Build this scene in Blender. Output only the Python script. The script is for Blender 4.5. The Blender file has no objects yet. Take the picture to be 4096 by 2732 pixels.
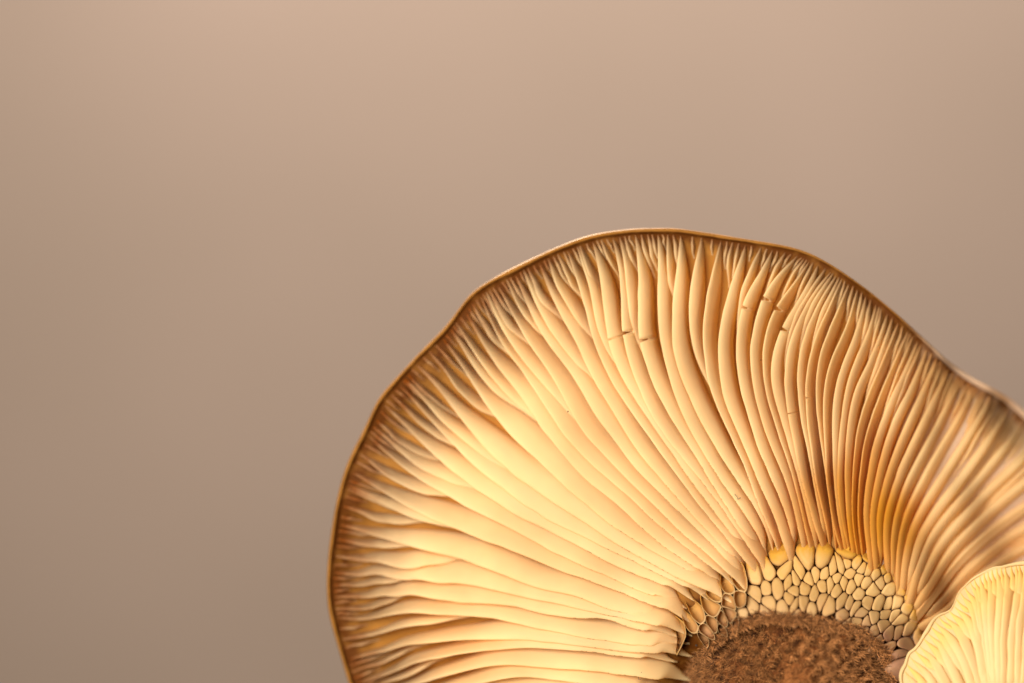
import bpy, math, random
import numpy as np
from mathutils import Vector

random.seed(7)
rng = np.random.default_rng(11)
sc = bpy.context.scene

# ------------------------------------------------------------------ camera
MM = 0.001
LENS = 100.0
PX = 0.1                                   # one picture pixel (of 1024) = 0.1 mm at the focus plane
DIST = 102.4 * LENS / 36.0                 # mm from the lens to the focus plane (y = 0)
cam_d = bpy.data.cameras.new('camera')
cam_d.lens = LENS
cam_d.sensor_width = 36.0
cam_d.clip_start = 0.01
cam_d.clip_end = 20.0
cam_d.dof.use_dof = True
cam_d.dof.focus_distance = (DIST + 0.2) * MM
cam_d.dof.aperture_fstop = 6.0
cam = bpy.data.objects.new('camera', cam_d)
cam.location = (0, -DIST * MM, 0)
cam.rotation_euler = (math.pi / 2, 0, 0)
sc.collection.objects.link(cam)
sc.camera = cam

# ------------------------------------------------------------------ world and lamps
world = bpy.data.worlds.new('World')
sc.world = world
world.use_nodes = True
bg = world.node_tree.nodes['Background']
bg.inputs[0].default_value = (1.0, 0.70, 0.42, 1)
bg.inputs[1].default_value = 0.07


def area(name, loc, target, size, power, color):
    d = bpy.data.lights.new(name, 'AREA')
    d.shape = 'DISK'
    d.size = size * MM
    d.energy = power
    d.color = color
    o = bpy.data.objects.new(name, d)
    o.location = Vector(loc) * MM
    o.rotation_euler = (Vector(target) - Vector(loc)).to_track_quat('-Z', 'Y').to_euler()
    sc.collection.objects.link(o)
    return o


area('key_lamp', (-120, -262, 28), (8, 0, -12), 170, 2.0, (1.0, 0.955, 0.86))
area('back_lamp', (-30, 140, 120), (5, 5, -15), 70, 2.1, (1.0, 0.88, 0.66))
area('fill_lamp', (170, -230, 30), (20, 0, -10), 120, 0.24, (1.0, 0.82, 0.60))
area('wall_lamp', (5, 320, 445), (0, 600, 70), 160, 2.8, (1.0, 0.88, 0.82))

sc.view_settings.view_transform = 'Standard'
sc.view_settings.look = 'None'
sc.view_settings.exposure = 0.0
sc.view_settings.gamma = 1.0
sc.view_settings.use_curve_mapping = False
sc.cycles.use_denoising = True
sc.cycles.max_bounces = 10
sc.cycles.diffuse_bounces = 6
sc.cycles.transmission_bounces = 6
sc.cycles.caustics_reflective = False
sc.cycles.caustics_refractive = False


# ------------------------------------------------------------------ helpers
def smooth(a, b, x):
    t = np.clip((np.asarray(x, float) - a) / (b - a), 0, 1)
    return t * t * (3 - 2 * t)


def P(u, v, y):
    """picture pixel (of 1024) at depth y (mm behind the focus plane) -> metres"""
    u, v, y = np.broadcast_arrays(np.asarray(u, float), np.asarray(v, float), np.asarray(y, float))
    k = (DIST + y) / DIST
    return np.stack([(u - 512) * PX * k, y, (341.5 - v) * PX * k], -1) * MM


def mesh_obj(name, verts, faces, mat, parent=None, tint=None, smooth_shade=True):
    me = bpy.data.meshes.new(name)
    verts = np.asarray(verts, float).reshape(-1, 3)
    me.from_pydata(verts.tolist(), [], faces)
    if smooth_shade:
        me.polygons.foreach_set('use_smooth', [True] * len(me.polygons))
    if tint is not None:
        a = me.color_attributes.new('tint', 'FLOAT_COLOR', 'POINT')
        t = np.ones((len(verts), 4))
        t[:, :3] = np.asarray(tint).reshape(-1, 3)
        a.data.foreach_set('color', t.ravel())
    me.materials.append(mat)
    me.update()
    o = bpy.data.objects.new(name, me)
    sc.collection.objects.link(o)
    if parent is not None:
        o.parent = parent
    return o


def thing(name, label, cat, group=None):
    o = bpy.data.objects.new(name, None)
    o.empty_display_size = 0.005
    o['label'] = label
    o['category'] = cat
    if group:
        o['group'] = group
    sc.collection.objects.link(o)
    return o


def resample(pts, n):
    p = np.asarray(pts, float)
    # Catmull-Rom through the points, then even arc length
    q = np.vstack([2 * p[0] - p[1], p, 2 * p[-1] - p[-2]])
    out = []
    for i in range(1, len(q) - 2):
        t = np.linspace(0, 1, 14, endpoint=False)[:, None]
        a, b, c, d = q[i - 1], q[i], q[i + 1], q[i + 2]
        out.append(0.5 * (2 * b + (c - a) * t + (2 * a - 5 * b + 4 * c - d) * t ** 2 + (3 * b - a - 3 * c + d) * t ** 3))
    out.append(p[-1:])
    c = np.vstack(out)
    L = np.concatenate([[0], np.cumsum(np.hypot(*np.diff(c, axis=0).T))])
    s = np.linspace(0, L[-1], n)
    return np.stack([np.interp(s, L, c[:, 0]), np.interp(s, L, c[:, 1])], -1)


def field(samples, soft, power):
    s = np.asarray(samples, float)

    def f(u, v):
        u = np.asarray(u, float)
        v = np.asarray(v, float)
        d2 = (u[..., None] - s[:, 0]) ** 2 + (v[..., None] - s[:, 1]) ** 2 + soft ** 2
        w = d2 ** (-power / 2)
        return (w * s[:, 2]).sum(-1) / w.sum(-1)
    return f


def wobble(n, scale, amp):
    """smooth random curve of n samples"""
    k = max(3, int(n / scale) + 2)
    c = rng.normal(0, amp, k)
    x = np.linspace(0, k - 1.001, n)
    i = x.astype(int)
    f = x - i
    f = f * f * (3 - 2 * f)
    return c[i] * (1 - f) + c[np.minimum(i + 1, k - 1)] * f


def extend_to(curve, poly, at_start):
    """lengthen or cut one end of a curve so that it ends on a polyline"""
    c = [np.asarray(p, float) for p in curve]
    if at_start:
        c = c[::-1]
    d = c[-1] - c[-2]
    d /= np.linalg.norm(d)
    a, b = poly[:-1], poly[1:]
    best = None
    o = c[-1] - d * 60
    for p, q in zip(a, b):
        e = q - p
        den = d[0] * e[1] - d[1] * e[0]
        if abs(den) < 1e-9:
            continue
        w = p - o
        t = (w[0] * e[1] - w[1] * e[0]) / den
        m = (w[0] * d[1] - w[1] * d[0]) / den
        if -0.001 <= m <= 1.001 and t > -20 and (best is None or t < best):
            best = t
    if best is not None:
        hit = o + d * best
        while len(c) > 2 and np.dot(hit - c[-1], d) < 4:
            c.pop()
        c.append(hit)
    if at_start:
        c = c[::-1]
    return c


# ------------------------------------------------------------------ materials
def new_mat(name):
    m = bpy.data.materials.new(name)
    m.use_nodes = True
    nt = m.node_tree
    return m, nt, nt.nodes['Principled BSDF']


def ramp(nt, stops):
    r = nt.nodes.new('ShaderNodeValToRGB')
    el = r.color_ramp.elements
    while len(el) < len(stops):
        el.new(0.5)
    for e, (p, c) in zip(el, stops):
        e.position = p
        e.color = (*c, 1) if len(c) == 3 else c
    return r


def noise(nt, scale, detail=4.0, rough=0.55, dist=0.0):
    n = nt.nodes.new('ShaderNodeTexNoise')
    n.inputs['Scale'].default_value = scale
    n.inputs['Detail'].default_value = detail
    n.inputs['Roughness'].default_value = rough
    n.inputs['Distortion'].default_value = dist
    tc = nt.nodes.new('ShaderNodeTexCoord')
    nt.links.new(tc.outputs['Object'], n.inputs['Vector'])
    return n


def mixc(nt, fac, a, b, mode='MIX'):
    m = nt.nodes.new('ShaderNodeMix')
    m.data_type = 'RGBA'
    m.blend_type = mode
    for sock, val in ((m.inputs[0], fac), (m.inputs[6], a), (m.inputs[7], b)):
        if hasattr(val, 'links'):
            nt.links.new(val, sock)
        elif isinstance(val, (int, float)):
            sock.default_value = val
        else:
            sock.default_value = (*val, 1)
    return m.outputs[2]


def mathn(nt, op, a, b=0.0, clamp=False):
    m = nt.nodes.new('ShaderNodeMath')
    m.operation = op
    m.use_clamp = clamp
    for sock, val in ((m.inputs[0], a), (m.inputs[1], b)):
        if hasattr(val, 'links'):
            nt.links.new(val, sock)
        else:
            sock.default_value = val
    return m.outputs[0]


def flesh(name, cream, stain, brown, through=0.54, glow=(1.0, 0.91, 0.56), rough=0.65, bump=0.05, pale=None, block=0.95):
    """tint.r = ochre staining and shade painted into hollow cells, tint.g = free edge, tint.b = brown (margin pigment with painted recess shade, hollow floor shade, dusting by the stem)"""
    m, nt, b = new_mat(name)
    at = nt.nodes.new('ShaderNodeAttribute')
    at.attribute_name = 'tint'
    sep = nt.nodes.new('ShaderNodeSeparateColor')
    nt.links.new(at.outputs['Color'], sep.inputs[0])
    n1 = noise(nt, 140, 3)
    var = ramp(nt, [(0.3, (0.90, 0.86, 0.80)), (0.7, (1, 1, 1))])
    nt.links.new(n1.outputs['Fac'], var.inputs[0])
    col = mixc(nt, 1.0, cream, var.outputs[0], 'MULTIPLY')
    col = mixc(nt, sep.outputs[0], col, stain)
    if pale:
        col = mixc(nt, sep.outputs[1], col, pale)
    # browned flecks along the free edges
    n2 = noise(nt, 2600, 2)
    fl = mathn(nt, 'GREATER_THAN', n2.outputs['Fac'], 0.57)
    fl = mathn(nt, 'MULTIPLY', fl, mathn(nt, 'GREATER_THAN', sep.outputs[1], 0.9))
    fl = mathn(nt, 'MULTIPLY', fl, 0.0 if pale else 0.5)
    col = mixc(nt, fl, col, (0.24, 0.085, 0.02))
    n3 = noise(nt, 600, 4)
    br = mathn(nt, 'MULTIPLY', sep.outputs[2], mathn(nt, 'ADD', mathn(nt, 'MULTIPLY', n3.outputs['Fac'], 0.8), 0.6), True)
    col = mixc(nt, br, col, brown)
    bp = nt.nodes.new('ShaderNodeBump')
    bp.inputs['Strength'].default_value = bump
    bp.inputs['Distance'].default_value = 0.0002
    n4 = noise(nt, 900, 5)
    nt.links.new(n4.outputs['Fac'], bp.inputs['Height'])
    nt.links.new(col, b.inputs['Base Color'])
    b.inputs['Roughness'].default_value = rough
    b.inputs['Specular IOR Level'].default_value = 0.07
    nt.links.new(bp.outputs[0], b.inputs['Normal'])
    # thin flesh: part of the light passes through, warmed on its way
    tr = nt.nodes.new('ShaderNodeBsdfTranslucent')
    nt.links.new(mixc(nt, 1.0, col, glow, 'MULTIPLY'), tr.inputs['Color'])
    mx = nt.nodes.new('ShaderNodeMixShader')
    nt.links.new(mathn(nt, 'MULTIPLY', mathn(nt, 'SUBTRACT', 1.0, mathn(nt, 'MULTIPLY', sep.outputs[2], block), True), through), mx.inputs[0])
    nt.links.new(b.outputs[0], mx.inputs[1])
    nt.links.new(tr.outputs[0], mx.inputs[2])
    nt.links.new(mx.outputs[0], nt.nodes['Material Output'].inputs['Surface'])
    return m


M_gill = flesh('gill_flesh', (0.945, 0.76, 0.435), (0.74, 0.33, 0.025), (0.27, 0.066, 0.006), block=0.5)
M_cap = flesh('cap_flesh', (0.66, 0.30, 0.06), (0.62, 0.28, 0.03), (0.08, 0.022, 0.002), through=0.6, pale=(0.96, 0.74, 0.55))
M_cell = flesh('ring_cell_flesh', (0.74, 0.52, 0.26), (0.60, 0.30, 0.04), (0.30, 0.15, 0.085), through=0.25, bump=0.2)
M_small = flesh('young_gill_flesh', (0.95, 0.79, 0.43), (0.95, 0.69, 0.17), (0.55, 0.26, 0.08), through=0.45, glow=(1.0, 0.86, 0.45))


def stem_material():
    m, nt, b = new_mat('stem_velvet')
    n1 = noise(nt, 420, 6, 0.65)
    r = ramp(nt, [(0.32, (0.03, 0.009, 0.003)), (0.5, (0.13, 0.040, 0.010)), (0.72, (0.32, 0.12, 0.035))])
    nt.links.new(n1.outputs['Fac'], r.inputs[0])
    nt.links.new(r.outputs[0], b.inputs['Base Color'])
    b.inputs['Roughness'].default_value = 0.9
    b.inputs['Specular IOR Level'].default_value = 0.1
    bp = nt.nodes.new('ShaderNodeBump')
    bp.inputs['Strength'].default_value = 0.8
    bp.inputs['Distance'].default_value = 0.0004
    nt.links.new(n1.outputs['Fac'], bp.inputs['Height'])
    nt.links.new(bp.outputs[0], b.inputs['Normal'])
    return m


M_stem = stem_material()


def fuzz_material():
    m, nt, b = new_mat('stem_fuzz')
    at = nt.nodes.new('ShaderNodeAttribute')
    at.attribute_name = 'tint'
    nt.links.new(at.outputs['Color'], b.inputs['Base Color'])
    b.inputs['Roughness'].default_value = 0.7
    b.inputs['Specular IOR Level'].default_value = 0.2
    return m


M_fuzz = fuzz_material()


def plain(name, col, rough=0.6):
    m, nt, b = new_mat(name)
    n = noise(nt, 300, 3)
    r = ramp(nt, [(0.3, tuple(0.8 * c for c in col)), (0.7, col)])
    nt.links.new(n.outputs['Fac'], r.inputs[0])
    nt.links.new(r.outputs[0], b.inputs['Base Color'])
    b.inputs['Roughness'].default_value = rough
    return m


# ------------------------------------------------------------------ backdrop wall
def build_wall():
    m, nt, b = new_mat('backdrop_plaster')
    n = noise(nt, 7, 5, 0.5)
    r = ramp(nt, [(0.3, (0.465, 0.368, 0.292)), (0.7, (0.545, 0.428, 0.348))])
    nt.links.new(n.outputs['Fac'], r.inputs[0])
    nt.links.new(r.outputs[0], b.inputs['Base Color'])
    b.inputs['Roughness'].default_value = 0.9
    b.inputs['Specular IOR Level'].default_value = 0.1
    bp = nt.nodes.new('ShaderNodeBump')
    bp.inputs['Strength'].default_value = 0.2
    bp.inputs['Distance'].default_value = 0.001
    n2 = noise(nt, 60, 6)
    nt.links.new(n2.outputs['Fac'], bp.inputs['Height'])
    nt.links.new(bp.outputs[0], b.inputs['Normal'])
    y = 0.60
    v = [(-1.2, y, -0.9), (1.2, y, -0.9), (1.2, y, 0.9), (-1.2, y, 0.9),
         (-1.2, y + .03, -0.9), (1.2, y + .03, -0.9), (1.2, y + .03, 0.9), (-1.2, y + .03, 0.9)]
    f = [(0, 1, 2, 3), (5, 4, 7, 6), (0, 4, 5, 1), (1, 5, 6, 2), (2, 6, 7, 3), (3, 7, 4, 0)]
    o = mesh_obj('backdrop_wall', v, f, m, smooth_shade=False)
    o['kind'] = 'structure'
    o['label'] = 'plain beige plaster backdrop wall far behind the mushrooms'


build_wall()

# ------------------------------------------------------------------ shapes traced from the photograph (pixels of 4096)
RIM = np.array([(1394, 2732), (1350, 2578), (1312, 2421), (1311, 2265), (1333, 2090), (1376, 1899), (1446, 1742),
    (1524, 1588), (1647, 1441), (1783, 1302), (1892, 1171), (2038, 1080), (2212, 996), (2352, 944), (2508, 916),
    (2665, 911), (2822, 927), (3014, 958), (3188, 996), (3310, 1050), (3449, 1141), (3588, 1254), (3711, 1367),
    (3798, 1446), (3885, 1509), (4007, 1577), (4096, 1646), (4200, 1740), (4330, 1880), (4420, 2060), (4440, 2260),
    (4400, 2450), (4300, 2640), (4100, 2850), (3800, 3000), (3400, 3080), (3000, 3090), (2500, 3060), (2000, 3000),
    (1650, 2920), (1470, 2840), (1394, 2732)], float) / 4
RING = np.array([(2680, 2900), (2680, 2760), (2690, 2650), (2700, 2560), (2730, 2470), (2790, 2410), (2850, 2350),
    (2900, 2310), (2960, 2260), (3030, 2225), (3110, 2200), (3180, 2180), (3250, 2175), (3320, 2185), (3400, 2200),
    (3480, 2230), (3550, 2270), (3610, 2330), (3650, 2400), (3680, 2480), (3690, 2560), (3690, 2640), (3690, 2900)], float) / 4
ARCH = np.array([(2760, 2760), (2780, 2660), (2830, 2590), (2900, 2530), (2980, 2490), (3060, 2470), (3150, 2475),
    (3240, 2480), (3330, 2500), (3420, 2520), (3480, 2560), (3540, 2620), (3570, 2690), (3580, 2760)], float) / 4

# gill edges, each from the margin to the stem, going clockwise round the cap
GILLS = [
    [(1560, 2880), (1800, 2800), (2100, 2772), (2400, 2776), (2660, 2790)],
    [(1500, 2840), (1760, 2775), (1947, 2732), (2051, 2710), (2170, 2716), (2306, 2731), (2480, 2752), (2650, 2762)],
    [(1440, 2800), (1560, 2765), (1691, 2732), (1844, 2690), (1947, 2668), (2021, 2661), (2170, 2671), (2306, 2683), (2408, 2693), (2544, 2709), (2610, 2720), (2680, 2722)],
    [(1405, 2745), (1443, 2732), (1538, 2700), (1606, 2675), (1657, 2653), (1742, 2637), (1844, 2617), (1947, 2603), (2021, 2596), (2112, 2591), (2204, 2596), (2306, 2602), (2374, 2613), (2442, 2624), (2544, 2634), (2630, 2644), (2691, 2649)],
    [(1399, 2639), (1470, 2622), (1545, 2608), (1589, 2593), (1640, 2581), (1742, 2571), (1844, 2562), (2000, 2559), (2102, 2562), (2204, 2571), (2306, 2582), (2450, 2600), (2600, 2615), (2690, 2622)],
    [(1354, 2472), (1436, 2481), (1504, 2474), (1572, 2460), (1657, 2451), (1742, 2459), (1879, 2465), (1998, 2481), (2100, 2505), (2238, 2535), (2340, 2556), (2408, 2564), (2510, 2576), (2595, 2586), (2698, 2580)],
    [(1351, 2390), (1419, 2391), (1480, 2393), (1538, 2382), (1582, 2391), (1640, 2380), (1691, 2392), (1810, 2406), (1913, 2414), (2015, 2423), (2153, 2453), (2238, 2467), (2323, 2474), (2391, 2477), (2453, 2484), (2510, 2508), (2578, 2527), (2657, 2540), (2710, 2550)],
    [(1351, 2294), (1419, 2305), (1463, 2305), (1494, 2295), (1538, 2305), (1623, 2325), (1667, 2317), (1725, 2331), (1770, 2340), (1817, 2335), (1895, 2346), (1981, 2363), (2100, 2391), (2238, 2419), (2323, 2440), (2440, 2462), (2560, 2490), (2690, 2525)],
    [(1384, 2109), (1500, 2148), (1630, 2185), (1749, 2215), (1861, 2244), (1974, 2285), (2051, 2311), (2119, 2340), (2191, 2362), (2306, 2385), (2408, 2426), (2493, 2454), (2561, 2472), (2630, 2488), (2700, 2500)],
    [(1430, 1905), (1540, 1975), (1683, 2060), (1836, 2125), (1930, 2155), (2000, 2182), (2051, 2200), (2136, 2236), (2221, 2275), (2306, 2302), (2357, 2323), (2459, 2363), (2544, 2401), (2630, 2431), (2710, 2468)],
    [(1490, 1760), (1570, 1840), (1683, 1930), (1797, 1990), (1889, 2040), (2000, 2092), (2096, 2147), (2191, 2200), (2255, 2226), (2323, 2258), (2408, 2299), (2476, 2336), (2544, 2360), (2630, 2389), (2730, 2430)],
    [(1555, 1640), (1663, 1750), (1759, 1845), (1855, 1925), (1950, 1990), (2000, 2019), (2107, 2078), (2218, 2139), (2333, 2200), (2425, 2244), (2510, 2285), (2613, 2329), (2681, 2357), (2765, 2400)],
    [(1610, 1555), (1667, 1620), (1759, 1725), (1874, 1850), (2000, 1948), (2107, 2025), (2230, 2101), (2344, 2155), (2432, 2197), (2510, 2237), (2613, 2290), (2708, 2335), (2800, 2385)],
    [(1684, 1480), (1740, 1540), (1794, 1610), (1866, 1710), (1950, 1808), (2000, 1860), (2115, 1952), (2249, 2040), (2344, 2097), (2459, 2174), (2600, 2255), (2700, 2312), (2830, 2370)],
    [(1780, 1370), (1845, 1465), (1929, 1605), (2000, 1699), (2096, 1791), (2210, 1898), (2344, 2025), (2459, 2109), (2536, 2155), (2646, 2222), (2740, 2280), (2850, 2345)],
    [(1870, 1265), (1933, 1385), (2002, 1490), (2094, 1602), (2153, 1696), (2230, 1795), (2344, 1918), (2459, 2013), (2536, 2086), (2650, 2185), (2740, 2250), (2870, 2330)],
    [(1929, 1203), (1975, 1325), (2040, 1428), (2100, 1510), (2161, 1600), (2230, 1707), (2325, 1822), (2383, 1875), (2478, 1956), (2543, 2013), (2593, 2071), (2689, 2151), (2790, 2230), (2890, 2310)],
    [(1990, 1142), (2055, 1272), (2117, 1382), (2195, 1490), (2260, 1600), (2287, 1669), (2344, 1749), (2421, 1830), (2497, 1910), (2574, 1983), (2650, 2059), (2740, 2140), (2830, 2215), (2910, 2295)],
    [(2060, 1100), (2110, 1230), (2170, 1350), (2250, 1460), (2300, 1530), (2345, 1615), (2421, 1705), (2459, 1761), (2517, 1849), (2574, 1910), (2650, 1983), (2740, 2075), (2826, 2160), (2930, 2270)],
    [(2155, 1050), (2200, 1180), (2250, 1280), (2300, 1370), (2338, 1449), (2415, 1590), (2478, 1696), (2547, 1799), (2631, 1906), (2700, 1982), (2777, 2072), (2845, 2141), (2950, 2255)],
    [(2270, 1005), (2300, 1107), (2338, 1215), (2361, 1334), (2396, 1430), (2453, 1544), (2530, 1659), (2612, 1768), (2680, 1865), (2757, 1970), (2834, 2072), (2899, 2145), (2975, 2240)],
    [(2370, 970), (2395, 1090), (2411, 1200), (2422, 1322), (2450, 1430), (2510, 1553), (2574, 1650), (2650, 1760), (2720, 1865), (2790, 1960), (2870, 2062), (2990, 2225)],
    [(2450, 950), (2475, 1080), (2484, 1200), (2482, 1305), (2510, 1449), (2568, 1590), (2612, 1677), (2689, 1784), (2765, 1875), (2838, 1965), (2905, 2055), (2950, 2125), (3010, 2215)],
    [(2540, 937), (2550, 1080), (2552, 1200), (2551, 1360), (2598, 1506), (2663, 1640), (2720, 1735), (2777, 1822), (2838, 1925), (2900, 2015), (2960, 2110), (3025, 2215)],
    [(2631, 931), (2631, 1080), (2629, 1200), (2640, 1372), (2683, 1525), (2713, 1630), (2731, 1657), (2788, 1772), (2853, 1882), (2930, 1989), (3006, 2100), (3055, 2200)],
    [(2722, 936), (2706, 1070), (2690, 1200), (2686, 1315), (2695, 1430), (2735, 1544), (2780, 1650), (2853, 1780), (2930, 1898), (2998, 1998), (3050, 2090), (3085, 2190)],
    [(2886, 955), (2843, 1100), (2820, 1220), (2807, 1353), (2824, 1487), (2862, 1610), (2907, 1726), (2968, 1837), (3006, 1940), (3037, 2030), (3083, 2140), (3106, 2195)],
    [(2985, 971), (2930, 1110), (2895, 1230), (2870, 1372), (2882, 1537), (2905, 1630), (2945, 1722), (3006, 1856), (3044, 1958), (3090, 2048), (3135, 2185)],
    [(3095, 992), (3020, 1120), (2968, 1215), (2943, 1372), (2953, 1510), (2972, 1600), (3006, 1715), (3063, 1868), (3106, 1963), (3148, 2071), (3172, 2180)],
    [(3195, 1020), (3115, 1090), (3045, 1190), (2998, 1391), (3010, 1520), (3030, 1630), (3060, 1735), (3106, 1840), (3150, 1950), (3180, 2060), (3203, 2175)],
    [(3245, 1035), (3165, 1145), (3090, 1240), (3048, 1391), (3054, 1524), (3080, 1640), (3110, 1735), (3148, 1840), (3180, 1948), (3205, 2059), (3232, 2175)],
    [(3275, 1055), (3199, 1188), (3120, 1320), (3085, 1430), (3082, 1520), (3110, 1640), (3146, 1760), (3180, 1870), (3205, 1970), (3228, 2060), (3255, 2170)],
    [(3333, 1077), (3249, 1170), (3184, 1298), (3153, 1383), (3136, 1497), (3142, 1610), (3167, 1734), (3197, 1887), (3232, 2021), (3262, 2120), (3280, 2175)],
    [(3352, 1092), (3275, 1204), (3214, 1344), (3189, 1440), (3187, 1536), (3197, 1640), (3220, 1760), (3245, 1890), (3268, 2020), (3300, 2178)],
    [(3372, 1107), (3318, 1219), (3260, 1344), (3226, 1478), (3220, 1600), (3236, 1753), (3262, 1925), (3297, 2080), (3318, 2185)],
    [(3400, 1126), (3342, 1255), (3287, 1385), (3266, 1488), (3262, 1610), (3276, 1740), (3298, 1880), (3320, 2030), (3340, 2185)],
    [(3432, 1150), (3383, 1306), (3325, 1431), (3297, 1540), (3291, 1640), (3297, 1791), (3308, 1944), (3330, 2097), (3358, 2190)],
    [(3466, 1172), (3417, 1337), (3363, 1464), (3335, 1580), (3328, 1700), (3330, 1840), (3340, 1980), (3355, 2100), (3375, 2195)],
    [(3508, 1205), (3471, 1323), (3405, 1478), (3373, 1600), (3352, 1791), (3350, 1963), (3365, 2100), (3392, 2200)],
    [(3555, 1240), (3485, 1418), (3432, 1522), (3402, 1620), (3383, 1760), (3378, 1906), (3385, 2060), (3405, 2200)],
    [(3600, 1275), (3530, 1440), (3470, 1580), (3432, 1700), (3412, 1850), (3405, 1990), (3410, 2100), (3425, 2205)],
    [(3640, 1310), (3570, 1460), (3510, 1600), (3462, 1740), (3440, 1880), (3430, 2010), (3435, 2120), (3448, 2215)],
    [(3680, 1345), (3600, 1510), (3540, 1640), (3490, 1790), (3462, 1940), (3452, 2060), (3470, 2225)],
    [(3715, 1380), (3640, 1540), (3570, 1680), (3515, 1850), (3485, 2000), (3478, 2100), (3490, 2235)],
    [(3755, 1415), (3680, 1570), (3610, 1720), (3545, 1890), (3510, 2030), (3505, 2130), (3515, 2248)],
    [(3800, 1455), (3720, 1610), (3645, 1760), (3580, 1910), (3540, 2050), (3530, 2150), (3540, 2262)],
    [(3850, 1495), (3770, 1640), (3690, 1790), (3620, 1930), (3575, 2070), (3560, 2180), (3562, 2280)],
    [(3905, 1530), (3820, 1680), (3735, 1820), (3660, 1960), (3605, 2090), (3585, 2200), (3582, 2300)],
    [(3970, 1565), (3880, 1710), (3790, 1850), (3700, 1990), (3640, 2110), (3610, 2220), (3600, 2318)],
    [(4040, 1610), (3950, 1740), (3850, 1880), (3750, 2010), (3675, 2130), (3635, 2240), (3618, 2340)],
    [(4100, 1660), (4010, 1780), (3910, 1900), (3800, 2030), (3710, 2150), (3660, 2260), (3632, 2365)],
    [(4180, 1730), (4090, 1820), (3970, 1930), (3850, 2050), (3750, 2170), (3685, 2290), (3645, 2390)],
    [(4260, 1810), (4150, 1880), (4030, 1970), (3900, 2080), (3790, 2200), (3710, 2320), (3655, 2415)],
    [(4340, 1900), (4220, 1950), (4090, 2020), (3950, 2120), (3830, 2230), (3735, 2350), (3665, 2440)],
    [(4390, 2000), (4270, 2030), (4140, 2080), (4000, 2160), (3870, 2270), (3760, 2390), (3672, 2465)],
    [(4430, 2120), (4300, 2120), (4160, 2150), (4020, 2220), (3890, 2320), (3780, 2430), (3680, 2490)],
    [(4440, 2240), (4300, 2220), (4160, 2240), (4030, 2300), (3900, 2390), (3790, 2470), (3686, 2515)],
]

# depth (mm) of the flesh between the gills
CAP_Y = [(1310, 2300, 7.5), (1450, 2250, 9.0), (1394, 2732, 8.5), (1600, 2700, 9.0), (1800, 2500, 7.0), (1800, 2150, 7.0), (2100, 2680, 5.0),
    (2050, 2100, 5.2), (2500, 2200, 3.6), (2400, 2550, 3.8), (1376, 1899, 7.2), (1533, 1594, 6.6), (1650, 1700, 7.6), (1794, 1318, 6.0),
    (1950, 1450, 6.6), (2038, 1080, 4.8), (2200, 1250, 5.6), (2352, 944, 3.8), (2665, 911, 3.2), (2650, 1200, 4.8), (2500, 1650, 4.2),
    (2800, 1600, 3.8), (2850, 2000, 2.8), (3100, 1400, 4.0), (3014, 958, 3.0), (3150, 1900, 2.6), (3310, 1050, 3.2), (3350, 1500, 3.4),
    (3588, 1254, 4.4), (3400, 1850, 2.6), (3711, 1367, 6.0), (3600, 1700, 3.8), (3885, 1509, 9.0), (3850, 1750, 7.0), (4096, 1646, 13.5),
    (4000, 1950, 9.5), (3750, 2050, 5.5), (4096, 2150, 11.5), (4420, 2060, 16.0), (3850, 2350, 7.0), (4400, 2500, 16.0),
    (3250, 2200, 0.3), (3450, 2260, 0.5), (2950, 2280, 0.5), (2780, 2420, 1.2), (2690, 2600, 2.8), (3620, 2380, 1.8), (3700, 2550, 4.0),
    (3150, 2480, -3.2), (3000, 2490, -2.6), (3330, 2500, -2.6), (3450, 2540, -1.2), (3560, 2650, 1.0), (2860, 2560, -0.4),
    (2770, 2690, 4.5), (2700, 2850, 6.0), (3150, 2900, 2.0), (3600, 2900, 6.0), (2500, 3000, 8.0), (3300, 3080, 8.0), (1900, 2980, 8.0), (4000, 2850, 14.0)]
cap_y = field([(a / 4, b / 4, c) for a, b, c in CAP_Y], 14, 3.2)

# how far a full gill leans (px, towards the counter-clockwise side) and how deep it stands (px)
LEAN = field([(a / 4, b / 4, c) for a, b, c in [(1500, 2700, 9), (1800, 2600, 12), (2300, 2600, 24), (1700, 2100, 25), (2200, 2000, 34), (2500, 2300, 25), (1900, 2300, 27), (2150, 1700, 28),
    (1700, 1550, 17), (2200, 1400, 19), (2500, 1200, 15), (2700, 1700, 18), (3000, 1300, 12), (3000, 1900, 13), (3300, 1300, 10),
    (3300, 1900, 8), (3600, 1600, 7), (3500, 2100, 5), (3850, 1800, 4), (4100, 1900, 3), (3800, 2300, 3)]], 30, 3)
DEEP = field([(a / 4, b / 4, c) for a, b, c in [(1500, 2700, 36), (1800, 2600, 40), (2300, 2600, 30), (1700, 2100, 26), (2200, 2000, 20), (2500, 2300, 24), (1900, 2300, 24), (2150, 1700, 22),
    (1700, 1550, 30), (2200, 1400, 28), (2500, 1200, 30), (2700, 1700, 28), (3000, 1300, 30), (3000, 1900, 28), (3300, 1300, 28),
    (3300, 1900, 22), (3600, 1600, 20), (3500, 2100, 14), (3850, 1800, 6), (4100, 1900, 6), (3800, 2300, 6)]], 30, 3)
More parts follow.
